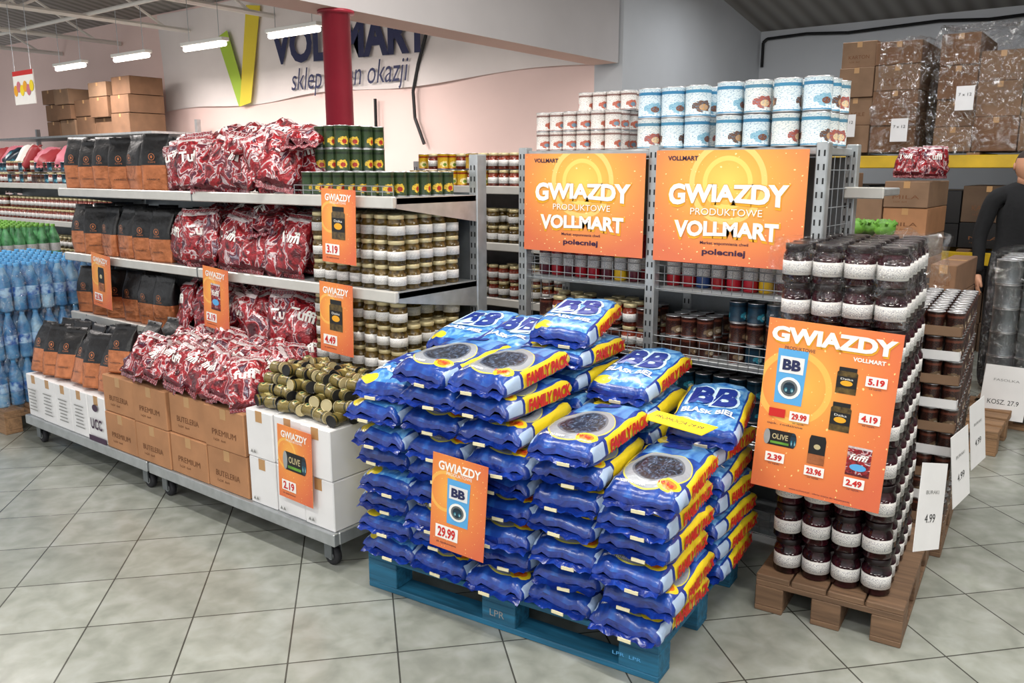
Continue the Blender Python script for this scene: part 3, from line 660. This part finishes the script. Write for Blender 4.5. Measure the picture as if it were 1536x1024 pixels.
for row,cnts,yc in((0,front,.185),(1,back,.62)):
    for c_,cn in enumerate(cnts):
        nn=int(math.ceil(cn)); pt=ptc*cn/nn if nn!=cn else ptc
        if c_==4 and row==0: nn=6; pt=.0855
        dcol=U(-.01,.01)
        for k in range(nn):
            x=.118+.247*c_+U(-.014,.014)+dcol; y=yc+U(-.024,.02)
            if row==1: x+=.012
            if row==1 and c_==4: x+=.015
            if k>=6 and c_<3: x-=.02+.008*(k-5)
            rz=U(-.07,.07)
            top=(k==nn-1)
            if top: rz=U(-.14,.14)
            if row==0 and c_==4: x+=U(-.004,.012)
            tilt=U(-.03,.03)+(.04 if row==0 else 0)
            if top: tilt=.09 if row==0 else .16
            M=T(x,y,.144+.048+pt*k+(.004 if top else 0)+(.012 if top and row==1 else 0))@RZ(rz)@RX(tilt)@RY(U(-.04,.04))
            lst=WP2 if (row==1 or (row==0 and c_==0)) else WP
            g.add(lst[random.randrange(6)],M)
            other=cnts[c_+1] if c_<4 else 0
            if k>=other-.5:
                g.add(txt('FAMILY PACK',.27,.046,'red_txt',.06),M@T(.1285,.045,.003)@RIGHT)
g.obj('washing_powder_bags',M=PM)
g=G(); box(g,0,.26,0,.09,0,.003,'yellow'); g.add(txt('PROMOCJA 29.99',.2,.03,'dark_txt'),T(.13,.045,.0035)); g.obj('shelf_label_strip',M=PM@T(.97,.36,.748)@RZ(-.3)@RX(.1))
small_poster('price_poster',T(-1.765,2.005,.475)@RZ(math.radians(6))@FRONT@R(-4)@SC(1.05,1.1,1),'powder','29.99')

# jars pallet
PJ=T(-1.005,2.80,0)@RZ(math.radians(5))
pallet(.8,.5,'wood_y').obj('wooden_pallet',M=PJ@T(.5,0,0)@RZ(math.pi/2))
pallet(.8,.5,'wood_y').obj('wooden_pallet',M=PJ@T(.54,.83,0)@RZ(math.pi/2))
g=G(); random.seed(5)
for k in range(9):
    sh=-.004*k+U(-.004,.004); sy=U(-.004,.004)
    for i in range(4):
        for j in range(6):
            g.add(J_BEET,T(.085+.102*i+sh+U(-.001,.001),.09+.102*j+sy,.145+.1345*k)@RZ(-2.2+U(-.5,.5)),random.random())
filmbox(g,-.03,.43,.03,.67,1.09,1.37,.012,1,'film_thin'); filmbox(g,.30,.47,.5,.75,1.18,1.36,.05,8,'film')
g.obj('beetroot_jars',M=PJ)
g=G(); random.seed(9)
for k in range(9):
    z=.145+.1*k; dx=U(-.01,.01)
    for a in(0,.22):
        for b in(0,.4):
            X0=.02+a+dx;Y0=.0+b; cm='card_w' if k%2 else 'card_r'
            box(g,X0,X0+.215,Y0,Y0+.385,z,z+.003,cm); 
            for q in((X0,X0+.003,Y0,Y0+.385),(X0+.212,X0+.215,Y0,Y0+.385),(X0,X0+.215,Y0,Y0+.003),(X0,X0+.215,Y0+.382,Y0+.385)): box(g,*q,z,z+.04,cm)
    for i in range(6):
        for j in range(10): 
            if i in(0,5) or j in(0,9) or k==8: g.add(C_DARK,T(.06+.073*i+dx,.04+.078*j,z+.003)@SC(.97,.97,1.1)@RZ(U(0,6)))
g.obj('tinned_food_trays',M=PJ@T(.08,.83,0))
g=G(); w,h=.425,.60; box(g,-w/2,w/2,-h/2,h/2,-.003,0,'poster_tall')
g.add(txt('GWIAZDY',.40,.06,'gold_txt',.06),T(.003,.246,.0015)); g.add(txt('GWIAZDY',.395,.054,'white',.05),T(0,.25,.0035)); g.add(txt('VOLLMART',.1,.014,'white',.03),T(.12,.2,.0015)); g.add(txt('PRODUKTOWE',.1,.012,'dark_txt'),T(-.1,.205,.0015))
draw_powder(g,-.12,.105,.1,.19); draw_jar(g,.06,.125,.065,.09); draw_jar(g,.055,.0,.065,.1); draw_tin(g,-.13,-.115,.09,.055); draw_coffee(g,-.005,-.13,.055,.1); draw_snack(g,.13,-.14,.075,.1)
for (x,y,s) in((-.075,-.028,'29.99'),(.15,.135,'5.19'),(.145,.01,'4.19'),(-.14,-.185,'2.39'),(-.005,-.205,'23.96'),(.125,-.215,'2.49')):
    frect(g,x,y,.065,.034,.0035,'white'); g.add(txt(s,.05,.022,'red_txt',.04),T(x,y,.005)); g.add(txt('za opak.',.04,.007,'dark_txt'),T(x,y-.024,.0035))
frect(g,-.15,-.025,.055,.03,.0035,'red_txt'); g.add(txt('opk. rodzinne',.12,.009,'dark_txt'),T(-.12,-.065,.0015)); g.add(txt('www.vollmart.pl   oferta wazna do wyczerpania',.2,.007,'dark_txt'),T(.02,-.285,.0015))
g.obj('promo_poster',M=T(-.80,2.765,.80)@RZ(math.radians(5))@FRONT@R(-2.5)@RX(-.03))
for (x,y,z,r_,yaw) in((-.485,3.0,.47,-14,76),(-.50,3.66,.42,4,82),(-.52,4.2,.42,4,82)):
    g=G(); box(g,-.1,.1,-.15,.15,-.002,0,'card_w'); g.add(txt('4.99',.08,.03,'black',.0),T(0,-.04,.001)); g.add(txt('BURAKI',.1,.013,'grey_txt'),T(0,.05,.001)); g.obj('price_sign',M=T(x,y,z)@RZ(math.radians(yaw))@FRONT@R(r_)@RX(-.1))

# ---------------------------------------------------------------- left: bottled water pallet
pallet(1.2,.8,'wood').obj('wooden_pallet',M=T(-6.65,2.0,0))
def pet(m,lb,cp): return lathe([(.036,0,m),(.04,.01,m),(.037,.06,m),(.04,.09,lb),(.04,.15,m),(.038,.2,m),(.015,.27,m),(.015,.275,cp),(.016,.295,cp)],10)
WB=pet('water','water_label','lblue'); GB=pet('water_green','label','green_v')
g=G()
for k in range(3): grid(g,WB,-6.63,-5.47,2.02,2.78,.145+.297*k,.083,.083,1,.297,.003); filmbox(g,-6.645,-5.455,2.005,2.8,.147+.297*k,.435+.297*k,.02,k)
g.obj('water_bottles')
g=G()
for k in range(4): grid(g,GB,-7.9,-6.75,2.3,3.1,.0+.298*k,.085,.085,1,.297,.003)
g.obj('green_bottles')
random.seed(3)
it=[]; x=-14.4
while x<-12.1:
    wd=U(.4,.6); wd=min(wd,-11.8-x); z=2.13; tp_=2.13+U(.45,.8)
    while z<tp_:
        hh=U(.2,.3)
        if z+hh>2.98: break
        it.append((x,x+wd-.02,6.4+U(0,.1),7.0,z,z+hh-.01,random.choice(['card_r','card_d','card_d']),None)); z+=hh
    x+=wd
g=G(); box(g,-16.4,-11.1,6.35,7.1,2.1,2.13,'steel')
for a in(-16.3,-13.4,-11.2): box(g,a-.03,a+.03,7.1,7.16,0,2.32,'steel')
g.obj('storage_rack')
stack('cardboard_boxes',it)
g=G(); box(g,-.25,.25,-.18,.18,-.005,.005,'white'); 
for q in range(6): fell(g,-.2+.08*q,-.03+.04*(q%2),.05,.06,.008+.0005*q,('gold_txt','pink_pl','yellow')[q%3])
box(g,-.25,.25,.13,.18,.005,.007,'red_txt'); tube(g,(-.2,.18,0),(-.2,.9,0),.003,'wire',4); tube(g,(.2,.18,0),(.2,.9,0),.003,'wire',4)
g.obj('hanging_sign',M=T(-10.15,4.35,2.5)@FRONT)
PKs=[]
for mt in('dullred','can_teal','pink_pl','white','dullred'): PKs.append(pillow(.2,.24,.12,10,14,2.6,seed=len(PKs),wr=.01,mtop=mt,mside=mt,mend=mt,mbot=mt,endp=2.5))
g=G()
for q in range(18): g.add(random.choice(PKs),T(-9.3+q*.17,3.62+U(0,.1),1.70+U(0,.03))@RZ(U(-.6,.6))@RX(U(.5,1.2)))
g.obj('plush_packs')

# ---------------------------------------------------------------- right background
g=G(); xa,xb,ya,yb2=-2.66,2.4,8.3,9.3
for x in(xa,-.1,xb):
    for y in(ya,yb2): box(g,x-.05,x+.05,y-.04,y+.04,0,1.75,'steel_dark',.004)
    for q in range(3): tube(g,(x,ya,.1+.55*q),(x,yb2,.1+.55*(q+1)),.015,'steel_dark',5)
for z in(1.62,.78):
    for y in(ya,yb2): box(g,xa+.05,xb-.05,y-.025,y+.025,z,z+.11,'yellow_paint',.005)
    for q in range(10): x=xa+.3+q*.5; box(g,x,x+.1,ya-.02,yb2+.02,z+.11,z+.13,'wood')
g.obj('storage_rack')
def boxpile(x0,x1,y0,y1,z0,z1,wmin=.28,wmax=.42,hmin=.2,hmax=.33,seed=0,mats=('card_r','card_d'),drop=.28):
    random.seed(seed); g=G(); x=x0
    while x<x1-.12:
        wd=min(U(wmin,wmax),x1-x); z=z0; lim=z1-U(0,drop)
        while z<lim:
            hh=U(hmin,hmax); carton(g,x,x+wd-.008,y0+U(0,.06),y1,z,z+hh-.004,random.choice(mats),random.choice([None,'FRAGILE','KARTON','MILA'])); z+=hh
        x+=wd
    return g
g=boxpile(-2.5,-1.74,8.3,9.2,1.76,2.75,seed=4,drop=.35); filmbox(g,-2.15,-1.72,8.22,9.25,1.76,2.72,.07,1,'film_thick')
g.add(boxpile(-1.65,-.35,8.3,9.2,1.76,2.8,seed=8,drop=.3)); filmbox(g,-1.68,-.33,8.22,9.25,1.76,2.82,.07,4,'film_thick')
g.add(boxpile(-.2,.9,8.3,9.2,1.76,2.7,seed=2)); filmbox(g,-.22,.92,8.22,9.25,1.76,2.75,.07,7,'film_thick')
g.add(boxpile(-2.55,2.2,8.35,9.2,.92,1.5,seed=6,mats=('card_k','card_k','black','card_d')))
g.add(boxpile(-2.55,2.2,8.35,9.2,.0,.7,seed=16,mats=('card_k','black')))
for (x,z) in((-1.9,1.95),(-1.4,2.2),(-.75,2.05),(-2.35,2.0)): box(g,x-.07,x+.07,8.165,8.17,z-.1,z+.1,'card_w'); g.add(txt('7 x 12',.1,.025,'black'),T(x,8.162,z+.03)@FRONT)
g.obj('cardboard_boxes')
pallet(1.2,.8,'wood').obj('wooden_pallet',M=T(-2.35,6.7,0))
g=boxpile(-2.3,-1.2,6.72,7.45,.145,1.55,seed=12,wmin=.3,wmax=.36,hmin=.17,hmax=.24,mats=('card','card_r'),drop=.2); g.obj('cardboard_boxes')
g=G(); random.seed(4)
for q in range(6): g.add(SN[(q*3)%8],T(-1.52+.09*(q%3),6.85+.16*(q//3),1.66)@RZ(U(-.5,.5))@RX(U(1.1,1.4))@SC(.8,.8,.9),U(0,1))
g.obj('packaged_snacks')
pallet(1.2,.8,'wood').obj('wooden_pallet',M=T(-1.75,5.25,0))
g=boxpile(-1.72,-.85,5.27,6.0,.145,1.0,seed=13,wmin=.3,wmax=.4,hmin=.15,hmax=.22,mats=('card_k','card_d','black')); g.obj('cardboard_boxes')
def cabb():
    g=G(); nu,nv=14,9; V=[];F=[]
    for j in range(nv+1):
        for i in range(nu):
            ph=math.pi*j/nv; th=2*math.pi*i/nu; p=Vector((math.sin(ph)*math.cos(th),math.sin(ph)*math.sin(th),math.cos(ph)*.8)); r=.07*(1+.35*noise.noise(p*3)); V.append((p*r)[:])
    for j in range(nv):
        for i in range(nu): F.append((j*nu+i,(j+1)*nu+i,(j+1)*nu+(i+1)%nu,j*nu+(i+1)%nu))
    g.raw(V,F,'green_v',True); 
    for k in range(6): a=k*1.05; tube(g,(0,0,-.02),(.08*math.cos(a),.08*math.sin(a),.05),.012,'green_v',5)
    return g
CB=cabb(); g=G(); random.seed(2)
box(g,-1.70,-1.2,5.3,5.75,1.09,1.2,'card_d',.01)
for q in range(7): g.add(CB,T(-1.64+.06*q,5.38+.1*(q%3),1.25)@RZ(U(0,6))@SC(.85,.85,.85))
g.obj('cabbage_crate')
pallet(1.2,.8,'wood').obj('wooden_pallet',M=T(-.78,5.9,0))
CS=can(.075,.15,'steel_dark',18); g=G()
for k in range(6): grid(g,CS,-.75,.4,5.92,6.68,.146+.152*k,.155,.155,1)
filmbox(g,-.77,.4,5.88,6.7,.15,1.1,.02,3)
g.obj('large_tin_cans')
g=G(); box(g,-.125,.125,-.17,.17,-.004,0,'card_w'); g.add(txt('KOSZ. 27.9',.17,.03,'black',.0),T(0,-.06,.001)); g.add(txt('FASOLKA',.14,.015,'grey_txt'),T(0,.08,.001)); g.obj('price_sign',M=T(-.60,5.8,.25)@RZ(.25)@FRONT@R(-3))
g=G(); ball=lathe([(.004,0,'pink_pl'),(.02,.008,'pink_pl'),(.027,.025,'pink_pl'),(.02,.04,'pink_pl'),(.004,.045,'white')],10)
for q in range(26): 
    a=U(0,6.3); r_=U(0,.1); g.add(ball,T(-.42+r_*math.cos(a),6.2+r_*math.sin(a),1.2+U(0,.1))@RX(U(-.5,.5)))
    tube(g,(-.42,6.2,1.15),(-.42+r_*math.cos(a),6.2+r_*math.sin(a),1.22),.004,'green_v',4)
pot=lathe([(.07,0,'white'),(.1,.12,'white')],14); g.add(pot,T(-.42,6.2,1.06)); g.obj('potted_flowers')

# ---------------------------------------------------------------- person (right edge, dark clothes)
def skin(name,pts,edges,root,mat,parent,sub=2):
    keys=list(pts); me=bpy.data.meshes.new(name); me.from_pydata([pts[k][:3] for k in keys],[(keys.index(a),keys.index(b)) for a,b in edges],[])
    o=bpy.data.objects.new(name,me); scene.collection.objects.link(o); o.modifiers.new('skin','SKIN')
    me.materials.append(MAT[mat])
    for k,sv in zip(keys,me.skin_vertices[0].data):
        rr=pts[k][3]; sv.radius=rr if isinstance(rr,tuple) else (rr,rr); sv.use_root=(k==root)
    m=o.modifiers.new('sub','SUBSURF'); m.levels=sub; m.render_levels=sub; o.modifiers['skin'].use_smooth_shade=True; o.parent=parent; return o
P=empty('standing_person',(-.76,7.0,0)); P.rotation_euler=(0,0,math.radians(200))
try:
    b={'pel':(0,0,.95,(.15,.11)),'wai':(0,0,1.1,(.145,.11)),'che':(0,.0,1.3,(.18,.125)),'nb':(0,-.01,1.45,(.09,.08)),'nk':(0,0,1.52,(.052,.052))}
    e=[('pel','wai'),('wai','che'),('che','nb'),('nb','nk')]
    WX,WY,WZ=.24,.05,.86
    for s,sx in(('l',-1),('r',1)):
        b.update({s+'sh':(sx*.18,-.01,1.41,.07),s+'el':(sx*.245,-.02,1.13,.054),s+'wr':(sx*WX,WY,WZ,.036),
                  s+'hip':(sx*.09,0,.88,.1),s+'kn':(sx*.11,.01,.49,.068),s+'an':(sx*.115,-.02,.1,.05),s+'to':(sx*.13,.13,.045,.042)})
        e+=[('nb',s+'sh'),(s+'sh',s+'el'),(s+'el',s+'wr'),('pel',s+'hip'),(s+'hip',s+'kn'),(s+'kn',s+'an'),(s+'an',s+'to')]
    skin('body',b,e,'pel','cloth',P)
    for s,sx in(('l',-1),('r',1)):
        h={'w':(sx*WX,WY,WZ,.024),'p':(sx*WX,WY+.015,WZ-.06,.03)}; e=[('w','p')]
        for i in range(4):
            oy=(i-1.5)*.019; L=(.036,.04,.038,.03)[i]
            h['a%d'%i]=(sx*WX,WY+.015+oy,WZ-.085,.0095); h['b%d'%i]=(sx*(WX-.006),WY+.018+oy,WZ-.085-L,.009); h['c%d'%i]=(sx*(WX-.022),WY+.02+oy,WZ-.085-L*1.8,.008); e+=[('p','a%d'%i),('a%d'%i,'b%d'%i),('b%d'%i,'c%d'%i)]
        h['t1']=(sx*(WX-.012),WY+.052,WZ-.06,.011); h['t2']=(sx*(WX-.02),WY+.06,WZ-.095,.009); e+=[('p','t1'),('t1','t2')]
        skin('hand_'+s,h,e,'w','skin',P,1)
    nu,nv=28,20; V=[];F=[]
    for j in range(nv+1):
        ph=math.pi*j/nv
        for i in range(nu):
            th=2*math.pi*i/nu; x=math.sin(ph)*math.cos(th);y=math.sin(ph)*math.sin(th);z=math.cos(ph)
            X=x*.075;Y=y*.095;Z=z*.118
            if z<0: X*=1-.28*(-z)**1.5; Y=Y*(1-.15*(-z)) if y<0 else Y
            if y>.3:
                Y+=.022*math.exp(-((X/.012)**2)-((Z+.015)/.022)**2)
                Y-=.008*(math.exp(-(((X-.03)/.014)**2)-((Z-.012)/.012)**2)+math.exp(-(((X+.03)/.014)**2)-((Z-.012)/.012)**2))
                Y+=.005*math.exp(-((X/.022)**2)-((Z+.055)/.007)**2)
            V.append((X,Y,Z))
    for j in range(nv):
        for i in range(nu): F.append((j*nu+i,(j+1)*nu+i,(j+1)*nu+(i+1)%nu,j*nu+(i+1)%nu))
    hm=[]
    for f in F:
        c=np.mean([V[q] for q in f],0); hm.append('hair' if (c[2]>.05 and c[1]<.085-(.11-c[2])*.3) or (c[1]<-.005 and c[2]>-.06) else 'skin')
    g=G().raw(V,F,hm,True,[((0,0),(1,0),(1,1),(0,1))]*len(F)); 
    for sx in(-1,1):
        ear=lathe([(.004,0,'skin'),(.016,.004,'skin'),(.018,.01,'skin'),(.006,.014,'skin')],10); g.add(ear,T(sx*.07,-.005,-.005)@RY(sx*math.pi/2)@SC(1.5,1,1))
        eye=lathe([(.002,0,'white'),(.009,.004,'white'),(.009,.008,'black'),(.003,.012,'black')],10); g.add(eye,T(sx*.03,.074,.012)@RX(-math.pi/2))
    tube(g,(0,0,-.13),(0,0,-.06),.05,'skin',14)
    g.obj('head',parent=P,M=None).location=(0,.01,1.63)
except Exception as ex: print('person',ex)

# ---------------------------------------------------------------- camera
f=1247.0; phi=math.radians(37.4); p=math.radians(11.64)
right=Vector((math.cos(phi),math.sin(phi),0)); fh=Vector((-math.sin(phi),math.cos(phi),0))
fw=fh*math.cos(p)-Vector((0,0,1))*math.sin(p); up=fh*math.sin(p)+Vector((0,0,1))*math.cos(p)
cd=bpy.data.cameras.new('camera'); cam=bpy.data.objects.new('camera',cd); scene.collection.objects.link(cam)
M=Matrix.Identity(4)
for i in range(3): M[i][0]=right[i]; M[i][1]=up[i]; M[i][2]=-fw[i]
M[2][3]=1.6; cam.matrix_world=M
cd.sensor_width=36; cd.lens=f/1536*36; scene.camera=cam
